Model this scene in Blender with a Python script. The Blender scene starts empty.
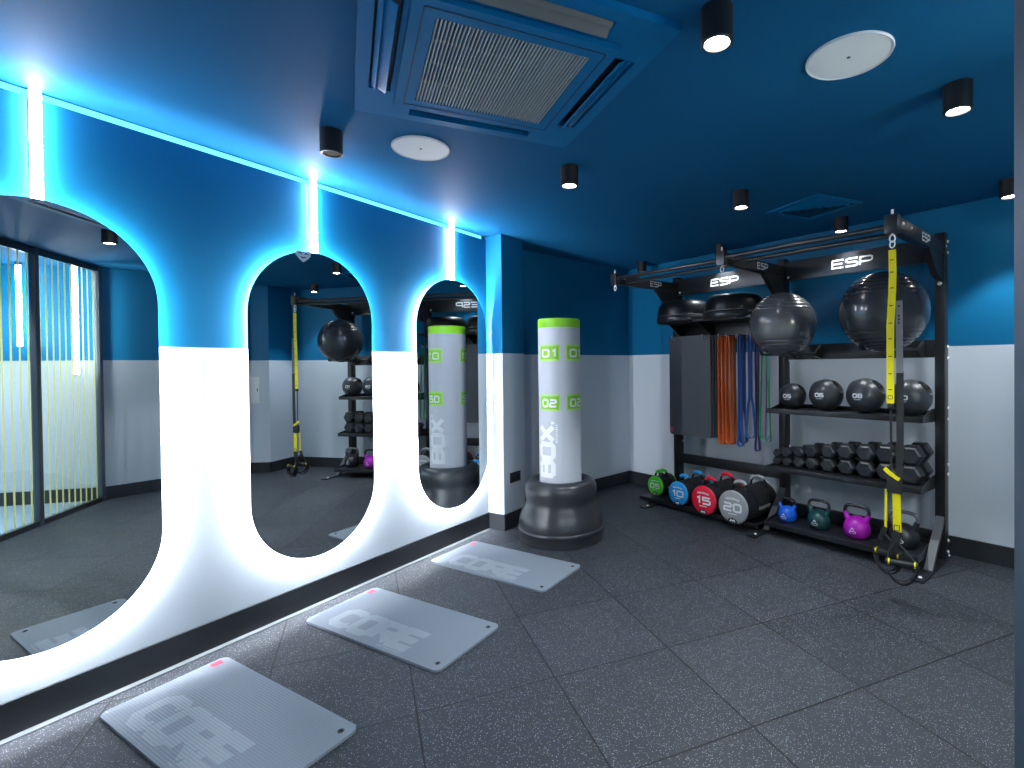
import bpy, bmesh, math, random
from mathutils import Vector, Matrix
random.seed(7)
SC = bpy.context.scene
COL = SC.collection
PI = math.pi
rad = math.radians

# ------------------------------------------------------------------ materials
def mat(name, col, rough=.5, metal=0., spec=.5, coat=0., bump=None, emit=None, estr=0.):
    m = bpy.data.materials.new(name); m.use_nodes = True
    nt = m.node_tree; b = nt.nodes['Principled BSDF']
    b.inputs['Base Color'].default_value = (*col, 1)
    b.inputs['Roughness'].default_value = rough
    b.inputs['Metallic'].default_value = metal
    b.inputs['Specular IOR Level'].default_value = spec
    b.inputs['Coat Weight'].default_value = coat
    if emit:
        b.inputs['Emission Color'].default_value = (*emit, 1)
        b.inputs['Emission Strength'].default_value = estr
    if bump:
        sc, st, dist = bump
        tc = nt.nodes.new('ShaderNodeTexCoord')
        n = nt.nodes.new('ShaderNodeTexNoise'); n.inputs['Scale'].default_value = sc; n.inputs['Detail'].default_value = 4
        nt.links.new(tc.outputs['Object'], n.inputs['Vector'])
        bp = nt.nodes.new('ShaderNodeBump'); bp.inputs['Strength'].default_value = st; bp.inputs['Distance'].default_value = dist
        nt.links.new(n.outputs['Fac'], bp.inputs['Height']); nt.links.new(bp.outputs['Normal'], b.inputs['Normal'])
    return m

def emit_mat(name, col, s):
    m = bpy.data.materials.new(name); m.use_nodes = True
    nt = m.node_tree; nt.nodes.clear()
    e = nt.nodes.new('ShaderNodeEmission'); e.inputs[0].default_value = (*col, 1); e.inputs[1].default_value = s
    o = nt.nodes.new('ShaderNodeOutputMaterial'); nt.links.new(e.outputs[0], o.inputs[0])
    return m

BLUE = (.006, .138, .30)
PALE = (.60, .66, .735)
def wall_paint():
    m = bpy.data.materials.new('two_tone_wall_paint'); m.use_nodes = True
    nt = m.node_tree; b = nt.nodes['Principled BSDF']; N = nt.nodes; L = nt.links
    geo = N.new('ShaderNodeNewGeometry'); sep = N.new('ShaderNodeSeparateXYZ'); L.new(geo.outputs['Position'], sep.inputs[0])
    gt = N.new('ShaderNodeMath'); gt.operation = 'GREATER_THAN'; gt.inputs[1].default_value = 1.506; L.new(sep.outputs['Z'], gt.inputs[0])
    mx = N.new('ShaderNodeMix'); mx.data_type = 'RGBA'
    mx.inputs['A'].default_value = (*PALE, 1); mx.inputs['B'].default_value = (*BLUE, 1)
    L.new(gt.outputs[0], mx.inputs['Factor']); L.new(mx.outputs['Result'], b.inputs['Base Color'])
    b.inputs['Roughness'].default_value = .45
    b.inputs['Specular IOR Level'].default_value = .15
    n = N.new('ShaderNodeTexNoise'); n.inputs['Scale'].default_value = 220; L.new(geo.outputs['Position'], n.inputs['Vector'])
    bp = N.new('ShaderNodeBump'); bp.inputs['Strength'].default_value = .05; bp.inputs['Distance'].default_value = .002
    L.new(n.outputs['Fac'], bp.inputs['Height']); L.new(bp.outputs['Normal'], b.inputs['Normal'])
    return m

def rubber_floor():
    m = bpy.data.materials.new('flecked_rubber_tiles'); m.use_nodes = True
    nt = m.node_tree; b = nt.nodes['Principled BSDF']; N = nt.nodes; L = nt.links
    geo = N.new('ShaderNodeNewGeometry')
    rot = N.new('ShaderNodeVectorRotate'); rot.rotation_type = 'Z_AXIS'; rot.inputs['Angle'].default_value = -0.924163588
    L.new(geo.outputs['Position'], rot.inputs['Vector'])
    sep = N.new('ShaderNodeSeparateXYZ'); L.new(rot.outputs[0], sep.inputs[0])
    def M(op, a, b_=None):
        n = N.new('ShaderNodeMath'); n.operation = op
        for i, v in enumerate((a, b_)):
            if v is None: continue
            if isinstance(v, (int, float)): n.inputs[i].default_value = v
            else: L.new(v, n.inputs[i])
        return n.outputs[0]
    def seam(c, off):
        f = M('FRACT', M('DIVIDE', M('ADD', c, 50 * .5935 - off), .5935))
        dd = M('MULTIPLY', M('MINIMUM', f, M('SUBTRACT', 1.0, f)), .5935)
        return dd
    d = M('MINIMUM', seam(sep.outputs['X'], .71), seam(sep.outputs['Y'], -.752))
    sm = N.new('ShaderNodeMapRange'); sm.inputs['From Min'].default_value = .0022; sm.inputs['From Max'].default_value = .0048
    L.new(d, sm.inputs['Value'])
    # tile to tile tone
    def cell(c, off): return M('FLOOR', M('DIVIDE', M('ADD', c, 50 * .5935 - off), .5935))
    cmb = N.new('ShaderNodeCombineXYZ'); L.new(cell(sep.outputs['X'], .71), cmb.inputs[0]); L.new(cell(sep.outputs['Y'], -.752), cmb.inputs[1])
    wn = N.new('ShaderNodeTexWhiteNoise'); L.new(cmb.outputs[0], wn.inputs['Vector'])
    base = N.new('ShaderNodeMix'); base.data_type = 'RGBA'
    base.inputs['A'].default_value = (.017, .021, .028, 1); base.inputs['B'].default_value = (.036, .041, .051, 1)
    ns = N.new('ShaderNodeTexNoise'); ns.inputs['Scale'].default_value = 4.0; ns.inputs['Detail'].default_value = 5
    L.new(geo.outputs['Position'], ns.inputs['Vector'])
    L.new(M('ADD', M('MULTIPLY', wn.outputs['Value'], .5), M('MULTIPLY', ns.outputs['Fac'], .5)), base.inputs['Factor'])
    # flecks
    v = N.new('ShaderNodeTexVoronoi'); v.inputs['Scale'].default_value = 250; L.new(geo.outputs['Position'], v.inputs['Vector'])
    sc = N.new('ShaderNodeSeparateColor'); L.new(v.outputs['Color'], sc.inputs[0])
    rare = M('GREATER_THAN', sc.outputs[0], .86); near = M('LESS_THAN', v.outputs['Distance'], .36)
    v2 = N.new('ShaderNodeTexVoronoi'); v2.inputs['Scale'].default_value = 150; L.new(geo.outputs['Position'], v2.inputs['Vector'])
    sc2 = N.new('ShaderNodeSeparateColor'); L.new(v2.outputs['Color'], sc2.inputs[0])
    big = M('MULTIPLY', M('GREATER_THAN', sc2.outputs[1], .88), M('LESS_THAN', v2.outputs['Distance'], .26))
    fl = M('MAXIMUM', M('MULTIPLY', rare, near), big)
    fc = N.new('ShaderNodeMix'); fc.data_type = 'RGBA'; fc.inputs['B'].default_value = (.40, .42, .46, 1)
    L.new(M('MULTIPLY', fl, .85), fc.inputs['Factor']); L.new(base.outputs['Result'], fc.inputs['A'])
    se = N.new('ShaderNodeMix'); se.data_type = 'RGBA'; se.inputs['A'].default_value = (.001, .001, .001, 1)
    L.new(sm.outputs[0], se.inputs['Factor']); L.new(fc.outputs['Result'], se.inputs['B'])
    L.new(se.outputs['Result'], b.inputs['Base Color'])
    b.inputs['Roughness'].default_value = .55; b.inputs['Specular IOR Level'].default_value = .45
    n3 = N.new('ShaderNodeTexNoise'); n3.inputs['Scale'].default_value = 260; n3.inputs['Detail'].default_value = 2
    L.new(geo.outputs['Position'], n3.inputs['Vector'])
    hgt = M('ADD', M('MULTIPLY', n3.outputs['Fac'], .35), sm.outputs[0])
    bp = N.new('ShaderNodeBump'); bp.inputs['Strength'].default_value = .5; bp.inputs['Distance'].default_value = .002
    L.new(hgt, bp.inputs['Height']); L.new(bp.outputs['Normal'], b.inputs['Normal'])
    return m

def mat_texture(name, col, rough):
    m = bpy.data.materials.new(name); m.use_nodes = True
    nt = m.node_tree; b = nt.nodes['Principled BSDF']; N = nt.nodes; L = nt.links
    tc = N.new('ShaderNodeTexCoord')
    br = N.new('ShaderNodeTexBrick'); br.inputs['Scale'].default_value = 1.0
    br.inputs['Brick Width'].default_value = .018; br.inputs['Row Height'].default_value = .011
    br.inputs['Mortar Size'].default_value = .0022; br.inputs['Mortar Smooth'].default_value = .6
    br.inputs['Color1'].default_value = (1, 1, 1, 1); br.inputs['Color2'].default_value = (1, 1, 1, 1); br.inputs['Mortar'].default_value = (0, 0, 0, 1)
    L.new(tc.outputs['Object'], br.inputs['Vector'])
    bp = N.new('ShaderNodeBump'); bp.inputs['Strength'].default_value = .55; bp.inputs['Distance'].default_value = .003
    L.new(br.outputs['Color'], bp.inputs['Height']); L.new(bp.outputs['Normal'], b.inputs['Normal'])
    b.inputs['Base Color'].default_value = (*col, 1); b.inputs['Roughness'].default_value = rough; b.inputs['Specular IOR Level'].default_value = .35
    return m

def glass_mat():
    m = bpy.data.materials.new('clear_glass'); m.use_nodes = True
    nt = m.node_tree; nt.nodes.clear(); N = nt.nodes; L = nt.links
    t = N.new('ShaderNodeBsdfTransparent'); t.inputs[0].default_value = (.93, .96, .96, 1)
    g = N.new('ShaderNodeBsdfGlossy'); g.inputs['Roughness'].default_value = .0
    f = N.new('ShaderNodeFresnel')
    gb = N.new('ShaderNodeNewGeometry'); mr = N.new('ShaderNodeMapRange'); mr.inputs['To Min'].default_value = 1.45; mr.inputs['To Max'].default_value = 1 / 1.45
    L.new(gb.outputs['Backfacing'], mr.inputs['Value']); L.new(mr.outputs[0], f.inputs[0])
    mx = N.new('ShaderNodeMixShader'); o = N.new('ShaderNodeOutputMaterial')
    L.new(f.outputs[0], mx.inputs[0]); L.new(t.outputs[0], mx.inputs[1]); L.new(g.outputs[0], mx.inputs[2]); L.new(mx.outputs[0], o.inputs[0])
    return m

M_WALL = wall_paint()
M_FLOOR = rubber_floor()
M_CEIL = mat('blue_ceiling_paint', (.010, .115, .265), .65, spec=.06, bump=(60, .03, .002))
M_STRIP = mat('pale_floor_strip', (.12, .13, .145), .6, bump=(300, .3, .001))
M_BASE = mat('black_skirting', (.022, .025, .03), .42)
M_CASS = mat('blue_painted_cassette', (.003, .150, .36), .5, spec=.12)
M_CASSD = mat('dark_slot', (.004, .02, .045), .6)
M_SLAT = mat('grey_blue_slat', (.42, .45, .48), .5)
M_FLAP = mat('warm_grey_liner', (.16, .16, .16), .6)
M_BLACK = mat('black_powder_coat', (.012, .013, .016), .38, spec=.5, bump=(400, .06, .0005))
M_BLACK2 = mat('satin_black_plate', (.02, .022, .026), .3, spec=.6)
M_GREYP = mat('charcoal_plate', (.075, .08, .09), .45)
M_RUB = mat('black_rubber', (.016, .018, .021), .42, spec=.5, bump=(120, .1, .001))
M_RUBHEX = mat('grey_black_hex_rubber', (.019, .021, .026), .38, spec=.5)
M_CHROME = mat('chrome', (.75, .77, .8), .18, metal=1)
M_STEEL = mat('steel_handle', (.30, .31, .33), .28, metal=1)
M_BOLT = mat('zinc_bolt', (.88, .89, .9), .45)
M_WHITE = mat('white_print', (.85, .87, .9), .5)
M_WHITEM = mat('white_plastic', (.78, .8, .82), .45)
M_MIRROR = mat('mirror_glass', (.80, .86, .88), .0, metal=1)
M_GLASS = glass_mat()
M_POST = mat('grey_metal_post', (.10, .125, .155), .4, metal=.3)
M_YELLOWS = bpy.data.materials.new('pale_yellow_film'); M_YELLOWS.use_nodes = True
_n = M_YELLOWS.node_tree; _n.nodes.clear(); _d = _n.nodes.new('ShaderNodeBsdfDiffuse'); _t = _n.nodes.new('ShaderNodeBsdfTranslucent'); _m = _n.nodes.new('ShaderNodeMixShader'); _o = _n.nodes.new('ShaderNodeOutputMaterial')
_d.inputs[0].default_value = (.92, .82, .26, 1); _t.inputs[0].default_value = (.95, .86, .28, 1); _m.inputs[0].default_value = .6
_n.links.new(_d.outputs[0], _m.inputs[1]); _n.links.new(_t.outputs[0], _m.inputs[2]); _n.links.new(_m.outputs[0], _o.inputs[0])
M_YELLOW = mat('yellow_webbing', (.85, .72, .0), .55)
M_STRAPB = mat('black_webbing', (.012, .012, .014), .7)
M_STRAPG = mat('grey_webbing', (.20, .205, .215), .7)
M_MAT = mat_texture('grey_dimpled_foam', (.24, .275, .32), .55)
M_MATTXT = mat_texture('pale_print_on_foam', (.33, .37, .42), .55)
M_MATDK = mat('charcoal_foam', (.085, .095, .112), .5, bump=(90, .3, .002))
M_RED = mat('red_pink_tag', (.75, .06, .12), .5)
M_LED = emit_mat('led_white_diffuser', (1.0, .95, .98), 140)
M_HALO = emit_mat('led_halo_tape', (.90, .95, 1.0), 620)
M_TUBE = emit_mat('hall_tube_diffuser', (1.0, .97, .96), 110)
M_COVE = emit_mat('led_cove_tape', (.13, .72, 1.0), 2.2)
M_LENS = emit_mat('lit_lamp_lens', (1, .97, .93), 60)
M_LENSDIM = emit_mat('dim_lamp_lens', (1, .97, .93), .12)
M_LAMP = mat('black_lamp_body', (.012, .012, .014), .4)
M_BALLS = mat('silver_grey_vinyl', (.105, .11, .118), .27, spec=.6, coat=.5)
M_BALLD = mat('dark_grey_vinyl', (.034, .038, .045), .24, spec=.6, coat=.5)
M_BAGW = mat('pale_grey_vinyl', (.56, .59, .66), .4, spec=.4)
M_GREEN = mat('lime_green_print', (.25, .62, .02), .45)
M_GREENL = mat('pale_lime_border', (.42, .80, .10), .45)
M_BAGBASE = mat('black_plastic_base', (.028, .031, .036), .3, spec=.5, bump=(25, .05, .002))
M_HALLF = mat('pale_blue_hall_floor', (.42, .56, .66), .25)
M_SPK = mat('white_speaker_grille', (.93, .94, .95), .6)

# ------------------------------------------------------------------ mesh builder
class MB:
    def __init__(s): s.b = bmesh.new()
    def box(s, c, d, bev=0., rot=None, shift=None):
        r = bmesh.ops.create_cube(s.b, size=1)
        vs = r['verts']
        bmesh.ops.scale(s.b, vec=Vector(d), verts=vs)
        if bev > 0:
            ed = list({e for v in vs for e in v.link_edges})
            rr = bmesh.ops.bevel(s.b, geom=ed, offset=bev, segments=2, affect='EDGES', profile=.6)
            vs = list({v for f in rr['faces'] for v in f.verts} | {v for v in vs if v.is_valid})
        if rot is not None: bmesh.ops.transform(s.b, matrix=rot.to_4x4() if len(rot) == 3 else rot, verts=vs)
        bmesh.ops.translate(s.b, vec=Vector(c), verts=vs)
        return vs
    def bar(s, p, q, w, h, up=(0, 0, 1), bev=0.):
        p, q = Vector(p), Vector(q); d = q - p; L = d.length; x = d.normalized(); u = Vector(up)
        y = u.cross(x)
        if y.length < 1e-5: y = Vector((0, 1, 0)).cross(x)
        y.normalize(); z = x.cross(y)
        rot = Matrix((x, y, z)).transposed()
        return s.box((p + q) / 2, (L, w, h), bev, rot)
    def cyl(s, p, q, r, r2=None, seg=24, cap=True):
        p, q = Vector(p), Vector(q); d = q - p
        rot = d.to_track_quat('Z', 'Y').to_matrix().to_4x4()
        bmesh.ops.create_cone(s.b, cap_ends=cap, cap_tris=False, segments=seg, radius1=r, radius2=r if r2 is None else r2, depth=d.length,
                              matrix=Matrix.Translation((p + q) / 2) @ rot)
    def tube(s, pts, r, seg=10, closed=False, flat=None):
        """sweep a circle (or a flat strip flat=(w,h,updir)) along pts"""
        pts = [Vector(p) for p in pts]; n = len(pts); rings = []
        prev = None
        for i, p in enumerate(pts):
            if closed: t = pts[(i + 1) % n] - pts[i - 1]
            else: t = pts[min(i + 1, n - 1)] - pts[max(i - 1, 0)]
            t.normalize()
            if flat:
                w, h, up = flat; a = Vector(up); a = (a - t * a.dot(t)).normalized(); c = t.cross(a)
                ring = [p + a * sx * w / 2 + c * sy * h / 2 for sx, sy in ((-1, -1), (1, -1), (1, 1), (-1, 1))]
            else:
                if prev is None:
                    a = t.orthogonal().normalized()
                else:
                    a = (prev - t * prev.dot(t)).normalized()
                prev = a; c = t.cross(a)
                rr = r[i] if isinstance(r, (list, tuple)) else r
                ring = [p + (a * math.cos(k * 2 * PI / seg) + c * math.sin(k * 2 * PI / seg)) * rr for k in range(seg)]
            rings.append([s.b.verts.new(v) for v in ring])
        m = len(rings[0])
        for i in range(n if closed else n - 1):
            A, B = rings[i], rings[(i + 1) % n]
            for k in range(m):
                try: s.b.faces.new((A[k], A[(k + 1) % m], B[(k + 1) % m], B[k]))
                except ValueError: pass
        if not closed:
            s.b.faces.new(rings[0][::-1]); s.b.faces.new(rings[-1])
    def lathe(s, prof, seg=48, c=(0, 0, 0), mtx=None):
        """prof: list of (r,z) revolved about z"""
        c = Vector(c); rings = []
        for r, z in prof:
            if r < 1e-6:
                rings.append([s.b.verts.new(c + Vector((0, 0, z)))])
            else:
                rings.append([s.b.verts.new(c + Vector((r * math.cos(k * 2 * PI / seg), r * math.sin(k * 2 * PI / seg), z))) for k in range(seg)])
        for A, B in zip(rings, rings[1:]):
            for k in range(seg):
                k2 = (k + 1) % seg
                if len(A) == 1 and len(B) == 1: continue
                if len(A) == 1: s.b.faces.new((A[0], B[k2], B[k]))
                elif len(B) == 1: s.b.faces.new((A[k], A[k2], B[0]))
                else: s.b.faces.new((A[k], A[k2], B[k2], B[k]))
        if mtx is not None:
            bmesh.ops.transform(s.b, matrix=mtx, verts=[v for R in rings for v in R])
    def prism(s, pts, vec, holes=()):
        """polygon pts (3D list, maybe holes) extruded by vec"""
        vec = Vector(vec)
        edges = []; loops = [pts, *holes]
        for lp in loops:
            vs = [s.b.verts.new(Vector(p)) for p in lp]
            for i in range(len(vs)): edges.append(s.b.edges.new((vs[i], vs[(i + 1) % len(vs)])))
        r = bmesh.ops.triangle_fill(s.b, use_beauty=True, use_dissolve=False, edges=edges)
        fs = [g for g in r['geom'] if isinstance(g, bmesh.types.BMFace)]
        e = bmesh.ops.extrude_face_region(s.b, geom=fs)
        bmesh.ops.translate(s.b, vec=vec, verts=[g for g in e['geom'] if isinstance(g, bmesh.types.BMVert)])
    def ribbon(s, line, w, fn0, closed=False, step=.02, lift=0.):
        """flat mitred stroke in (u,v), mapped by fn to 3D"""
        def fn(u, v, k=0):
            p = fn0(u, v)
            n_ = (fn0(u + 1e-3, v) - p).cross(fn0(u, v + 1e-3) - p)
            return p + n_.normalized() * (lift + 2.5e-5 * k)
        P = [Vector(p) for p in line]
        n = len(P)
        rng = range(n if closed else n - 1)
        def mitre(i):
            if not closed and i in (0, n - 1):
                t = (P[1] - P[0]) if i == 0 else (P[-1] - P[-2]); t.normalize()
                nn = Vector((-t.y, t.x)); ext = -t * w / 2 if i == 0 else t * w / 2
                return P[i] + ext * 0, nn * w / 2
            a = (P[i] - P[i - 1]).normalized(); b = (P[(i + 1) % n] - P[i]).normalized()
            na = Vector((-a.y, a.x)); nb = Vector((-b.y, b.x)); m = (na + nb)
            if m.length < 1e-4: return P[i], na * w / 2
            m.normalize(); return P[i], m * (w / 2 / max(.35, m.dot(na)))
        mm = [mitre(i) for i in range(n)]
        for i in rng:
            (p, a), (q, b) = mm[i], mm[(i + 1) % n]
            k = max(1, int((q - p).length / step))
            rows = []
            for j in range(k + 1):
                f = j / k; c = p.lerp(q, f); o = a.lerp(b, f)
                rows.append((s.b.verts.new(fn(*(c + o), i)), s.b.verts.new(fn(*(c - o), i))))
            for r0, r1 in zip(rows, rows[1:]):
                s.b.faces.new((r0[0], r0[1], r1[1], r1[0]))
    def build(s, name, m, parent=None, smooth=30, loc=None):
        bmesh.ops.remove_doubles(s.b, verts=s.b.verts, dist=1e-6)
        bmesh.ops.recalc_face_normals(s.b, faces=s.b.faces)
        me = bpy.data.meshes.new(name); s.b.to_mesh(me); s.b.free()
        if smooth:
            me.shade_smooth(); me.set_sharp_from_angle(angle=rad(smooth))
        me.materials.append(m)
        o = bpy.data.objects.new(name, me); COL.objects.link(o)
        if parent is not None: o.parent = parent
        if loc is not None: o.location = loc
        return o
    def flat(s, name, m, parent=None, up=None):
        """decal: keep face orientation as built"""
        me = bpy.data.meshes.new(name); s.b.to_mesh(me); s.b.free(); me.materials.append(m)
        o = bpy.data.objects.new(name, me); COL.objects.link(o)
        if parent is not None: o.parent = parent
        return o

def empty(name, loc=(0, 0, 0), rz=0., label=None, cat=None, group=None):
    o = bpy.data.objects.new(name, None); COL.objects.link(o); o.location = loc; o.rotation_euler = (0, 0, rz)
    o.empty_display_size = .1
    return tag(o, label, cat, group)
def tag(o, label=None, cat=None, group=None, kind=None):
    if label: o['label'] = label
    if cat: o['category'] = cat
    if group: o['group'] = group
    if kind: o['kind'] = kind
    return o
def struct(o): o['kind'] = 'structure'; return o
def dup(root, loc=None, rz=None, label=None, group=None):
    c = root.copy(); COL.objects.link(c)
    if loc is not None: c.location = loc
    if rz is not None: c.rotation_euler = (0, 0, rz)
    if label: c['label'] = label
    if group: c['group'] = group
    for ch in list(root.children):
        k = ch.copy(); COL.objects.link(k); k.parent = c
        for g in list(ch.children):
            q = g.copy(); COL.objects.link(q); q.parent = k
    return c

# ------------------------------------------------------------------ stroke lettering
W_ = .78
def _r(x0, y0, x1, y1, c=.14):
    return [(x0 + c, y0), (x1 - c, y0), (x1, y0 + c), (x1, y1 - c), (x1 - c, y1), (x0 + c, y1), (x0, y1 - c), (x0, y0 + c)]
GL = {
 '0': [(_r(0, 0, W_, 1), True)],
 'O': [(_r(0, 0, W_, 1), True)],
 '1': [([(.12, .78), (.36, 1), (.36, 0)], False)],
 '2': [([(0, .98), (W_ - .14, .98), (W_, .86), (W_, .64), (W_ - .14, .52), (.14, .52), (0, .4), (0, .02), (W_ + .04, .02)], False)],
 '5': [([(W_, .98), (.02, .98), (.02, .56), (W_ - .14, .56), (W_, .44), (W_, .14), (W_ - .14, .02), (0, .02)], False)],
 '6': [([(W_, .98), (.14, .98), (0, .86), (0, .14), (.14, .02), (W_ - .14, .02), (W_, .14), (W_, .42), (W_ - .14, .54), (.02, .54)], False)],
 '8': [(_r(0, 0, W_, .5, .1), True), (_r(.03, .5, W_ - .03, 1, .1), True)],
 '4': [([(.6, 0), (.6, 1), (0, .3), (W_, .3)], False)],
 'E': [([(W_, .98), (.0, .98), (0, .02), (W_, .02)], False), ([(0, .5), (W_ * .9, .5)], False)],
 'S': [([(W_, .98), (.14, .98), (0, .86), (0, .64), (.14, .52), (W_ - .14, .52), (W_, .4), (W_, .14), (W_ - .14, .02), (0, .02)], False)],
 'P': [([(0, 0), (0, .98), (W_ - .14, .98), (W_, .86), (W_, .52), (W_ - .14, .4), (0, .4)], False)],
 'B': [([(0, .02), (0, .98), (W_ - .2, .98), (W_ - .06, .86), (W_ - .06, .64), (W_ - .2, .52), (0, .52)], False), ([(W_ - .2, .52), (W_, .4), (W_, .14), (W_ - .14, .02), (0, .02)], False)],
 'X': [([(0, 0), (W_, 1)], False), ([(0, 1), (W_, 0)], False)],
 'C': [([(W_, .86), (W_ - .16, 1), (.2, 1), (0, .82), (0, .18), (.2, 0), (W_ - .16, 0), (W_, .14)], False)],
 'R': [([(0, 0), (0, .98), (W_ - .14, .98), (W_, .86), (W_, .56), (W_ - .14, .44), (0, .44)], False), ([(W_ * .45, .44), (W_, 0)], False)],
 '.': [([(0, .05), (.16, .05)], False)],
}
def text(mb, txt, x0, y0, w, h, stroke, fn, gap=.3, slant=0., step=.02):
    """text fitted into box (x0,y0,w,h)"""
    adv = []; cur = 0
    for ch in txt:
        adv.append(cur); cur += (.2 if ch == '.' else .4 if ch == '1' else W_) + gap
    tot = cur - gap
    sx = w / tot
    i = 0
    for ch, a in zip(txt, adv):
        for line, cl in GL[ch]:
            i += 1
            mb.ribbon([(x0 + (a + px) * sx + slant * py * h, y0 + py * h) for px, py in line], stroke, fn, cl, step, .00022 * (i % 3))

# ------------------------------------------------------------------ camera
cam = bpy.data.cameras.new('camera'); co = bpy.data.objects.new('camera', cam); COL.objects.link(co); SC.camera = co
F_, CX, CY, YAW, PIT, ROL = 506.128787, 573.4812723, 371.0223648, -0.53177934, 0.011923568, -0.010799234
fw = Vector((math.sin(YAW) * math.cos(PIT), math.cos(YAW) * math.cos(PIT), -math.sin(PIT)))
rt = Vector((math.cos(YAW), -math.sin(YAW), 0)); up = rt.cross(fw)
r2 = rt * math.cos(ROL) + up * math.sin(ROL); u2 = -rt * math.sin(ROL) + up * math.cos(ROL)
co.matrix_world = Matrix(((r2.x, u2.x, -fw.x, 2.854), (r2.y, u2.y, -fw.y, 0), (r2.z, u2.z, -fw.z, 1.4), (0, 0, 0, 1)))
cam.sensor_width = 36; cam.lens = F_ / 1024 * 36
cam.shift_x = (512 - CX) / 1024; cam.shift_y = (CY - 384) / 1024
cam.clip_start = .02

# ------------------------------------------------------------------ room shell
ZC = 2.512
def cpos(x, y): k = 1.0174; return (2.854 + (x - 2.854) * k, y * k)   # keeps fittings on their sight lines
RA = -0.322154583                     # direction of the back wall and the rack
E_ = Vector((math.cos(RA), math.sin(RA), 0)); Nn = Vector((math.sin(RA), -math.cos(RA), 0))
W0 = Vector((.37, 5.521, 0))
def rk(s, d, z): return W0 + E_ * s + Nn * d + Vector((0, 0, z))
PA = Vector((4.37, 2.12, 0)); PB = Vector((3.034, .779, 0))
pd = (PB - PA).normalized(); pn = Vector((-pd.y, pd.x, 0)); pn = pn if pn.x > 0 else -pn
PEND = PA + pd * ((PA.x) / -pd.x)     # meets the left wall plane
H1 = PA + pn * 2.6
H2 = H1 + pd * 7.2
BR = rk(4.18, 0, 0)

def slab(name, pts, z0, z1, m):
    b = MB(); b.prism([(p[0], p[1], z0) for p in pts], (0, 0, z1 - z0)); return struct(b.build(name, m, smooth=0))
def vwall(name, p, q, z0=0, z1=ZC, t=.1, m=None):
    """wall from p to q; thickness grows to the right of p->q"""
    p, q = Vector(p), Vector(q); d = (q - p).normalized(); o = Vector((d.y, -d.x, 0)) * t
    b = MB(); b.prism([(p.x, p.y, z0), (q.x, q.y, z0), (q.x + o.x, q.y + o.y, z0), (p.x + o.x, p.y + o.y, z0)], (0, 0, z1 - z0))
    return struct(b.build(name, m or M_WALL, smooth=0))
def base(name, p, q, t=.014, h=.137):
    p, q = Vector(p), Vector(q); d = (q - p).normalized(); o = Vector((-d.y, d.x, 0)) * t
    b = MB(); b.prism([(p.x, p.y, 0), (q.x, q.y, 0), (q.x + o.x, q.y + o.y, 0), (p.x + o.x, p.y + o.y, 0)], (0, 0, h))
    return struct(b.build(name, M_BASE, smooth=0))

gym = [(-.3, PEND.y - .3), (PEND.x, PEND.y), (PA.x, PA.y), (4.6, 2.4), (4.6, 4.5), (4.4, 4.4), (BR.x + .05, BR.y + .15), (W0.x, W0.y + .15), (-.35, 3.2)]
slab('floor', [(-.3, PEND.y), (PEND.x, PEND.y), (PA.x, PA.y), (4.55, 2.3), (4.55, 4.35), (.5, 5.7), (-.3, 5.7)], -.05, 0, M_FLOOR)
slab('floor_hall', [(PEND.x, PEND.y), (H2.x, H2.y), (H1.x, H1.y), (PA.x, PA.y)], -.05, 0, M_HALLF)
slab('ceiling', [(-.3, 5.8), (5, 5.8), (7, 3), (7, -1), (2, -6), (-.3, -6)], ZC, ZC + .08, M_CEIL)
# left wall: panel stops short of the ceiling, an LED cove sits in the gap
b = MB(); b.box((-.06, (3.385 + PEND.y) / 2, 1.239), (.12, 3.385 - PEND.y, 2.478)); struct(b.build('wall_left', M_WALL, smooth=0))
b = MB(); b.box((-.17, (3.385 + PEND.y) / 2, 1.25), (.1, 3.385 - PEND.y, 2.5)); struct(b.build('wall_left_rear', M_WALL, smooth=0))
cv = MB(); cv.box((-.012, (3.36 + PEND.y) / 2, 2.492), (.02, 3.3 - PEND.y, .026)); o = cv.build('cove_light', M_COVE, smooth=0)
tag(o, 'thin cyan-white light line in the gap between left wall and ceiling', 'cove light')
# pillar, back-left wall, back wall, right wall
b = MB(); b.prism([(-.2, 3.385, 0), (.168, 3.385, 0), (.168, 3.688, 0), (-.2, 3.688, 0)], (0, 0, ZC)); struct(b.build('wall_pillar', M_WALL, smooth=0))
vwall('wall_back_left', (W0.x, W0.y, 0), (W0.x - (W0.y - 3.66) * .257, 3.66, 0))
vwall('wall_back', BR + E_ * .1, W0 - E_ * .1)
R1, R2, R3, R4 = Vector((4.30, 2.62, 0)), Vector((4.38, 3.661, 0)), Vector((4.188, 3.789, 0)), Vector((BR.x, BR.y, 0))
vwall('wall_right', PA, R1); vwall('wall_right_side', R1, R2); vwall('wall_right_nib', R2, R3); vwall('wall_right_return', R3, R4 - Nn * .1)
def inset(p): return p
base('baseboard_left', (0, PEND.y, 0), (0, 3.385, 0), -.014)
b = MB(); b.prism([(0.014, 3.371, 0), (.182, 3.371, 0), (.182, 3.688, 0), (.168, 3.688, 0), (.168, 3.385, 0), (.014, 3.385, 0)], (0, 0, .137)); struct(b.build('baseboard_pillar', M_BASE, smooth=0))
b = MB(); b.box((.031, (3.37 + PEND.y) / 2, .002), (.034, 3.36 - PEND.y, .004)); struct(b.build('strip_floor', M_STRIP, smooth=0))  # thin pale strip lying on the floor along the left skirting
base('baseboard_back_left', (W0.x - (W0.y - 3.69) * .257, 3.69, 0), (W0.x, W0.y, 0), -.014)
base('baseboard_back', W0, BR, -.014)
base('baseboard_right', PA, R1); base('baseboard_right_side', R1, R2); base('baseboard_right_nib', R2, R3); base('baseboard_right_return', R3, R4)
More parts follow.
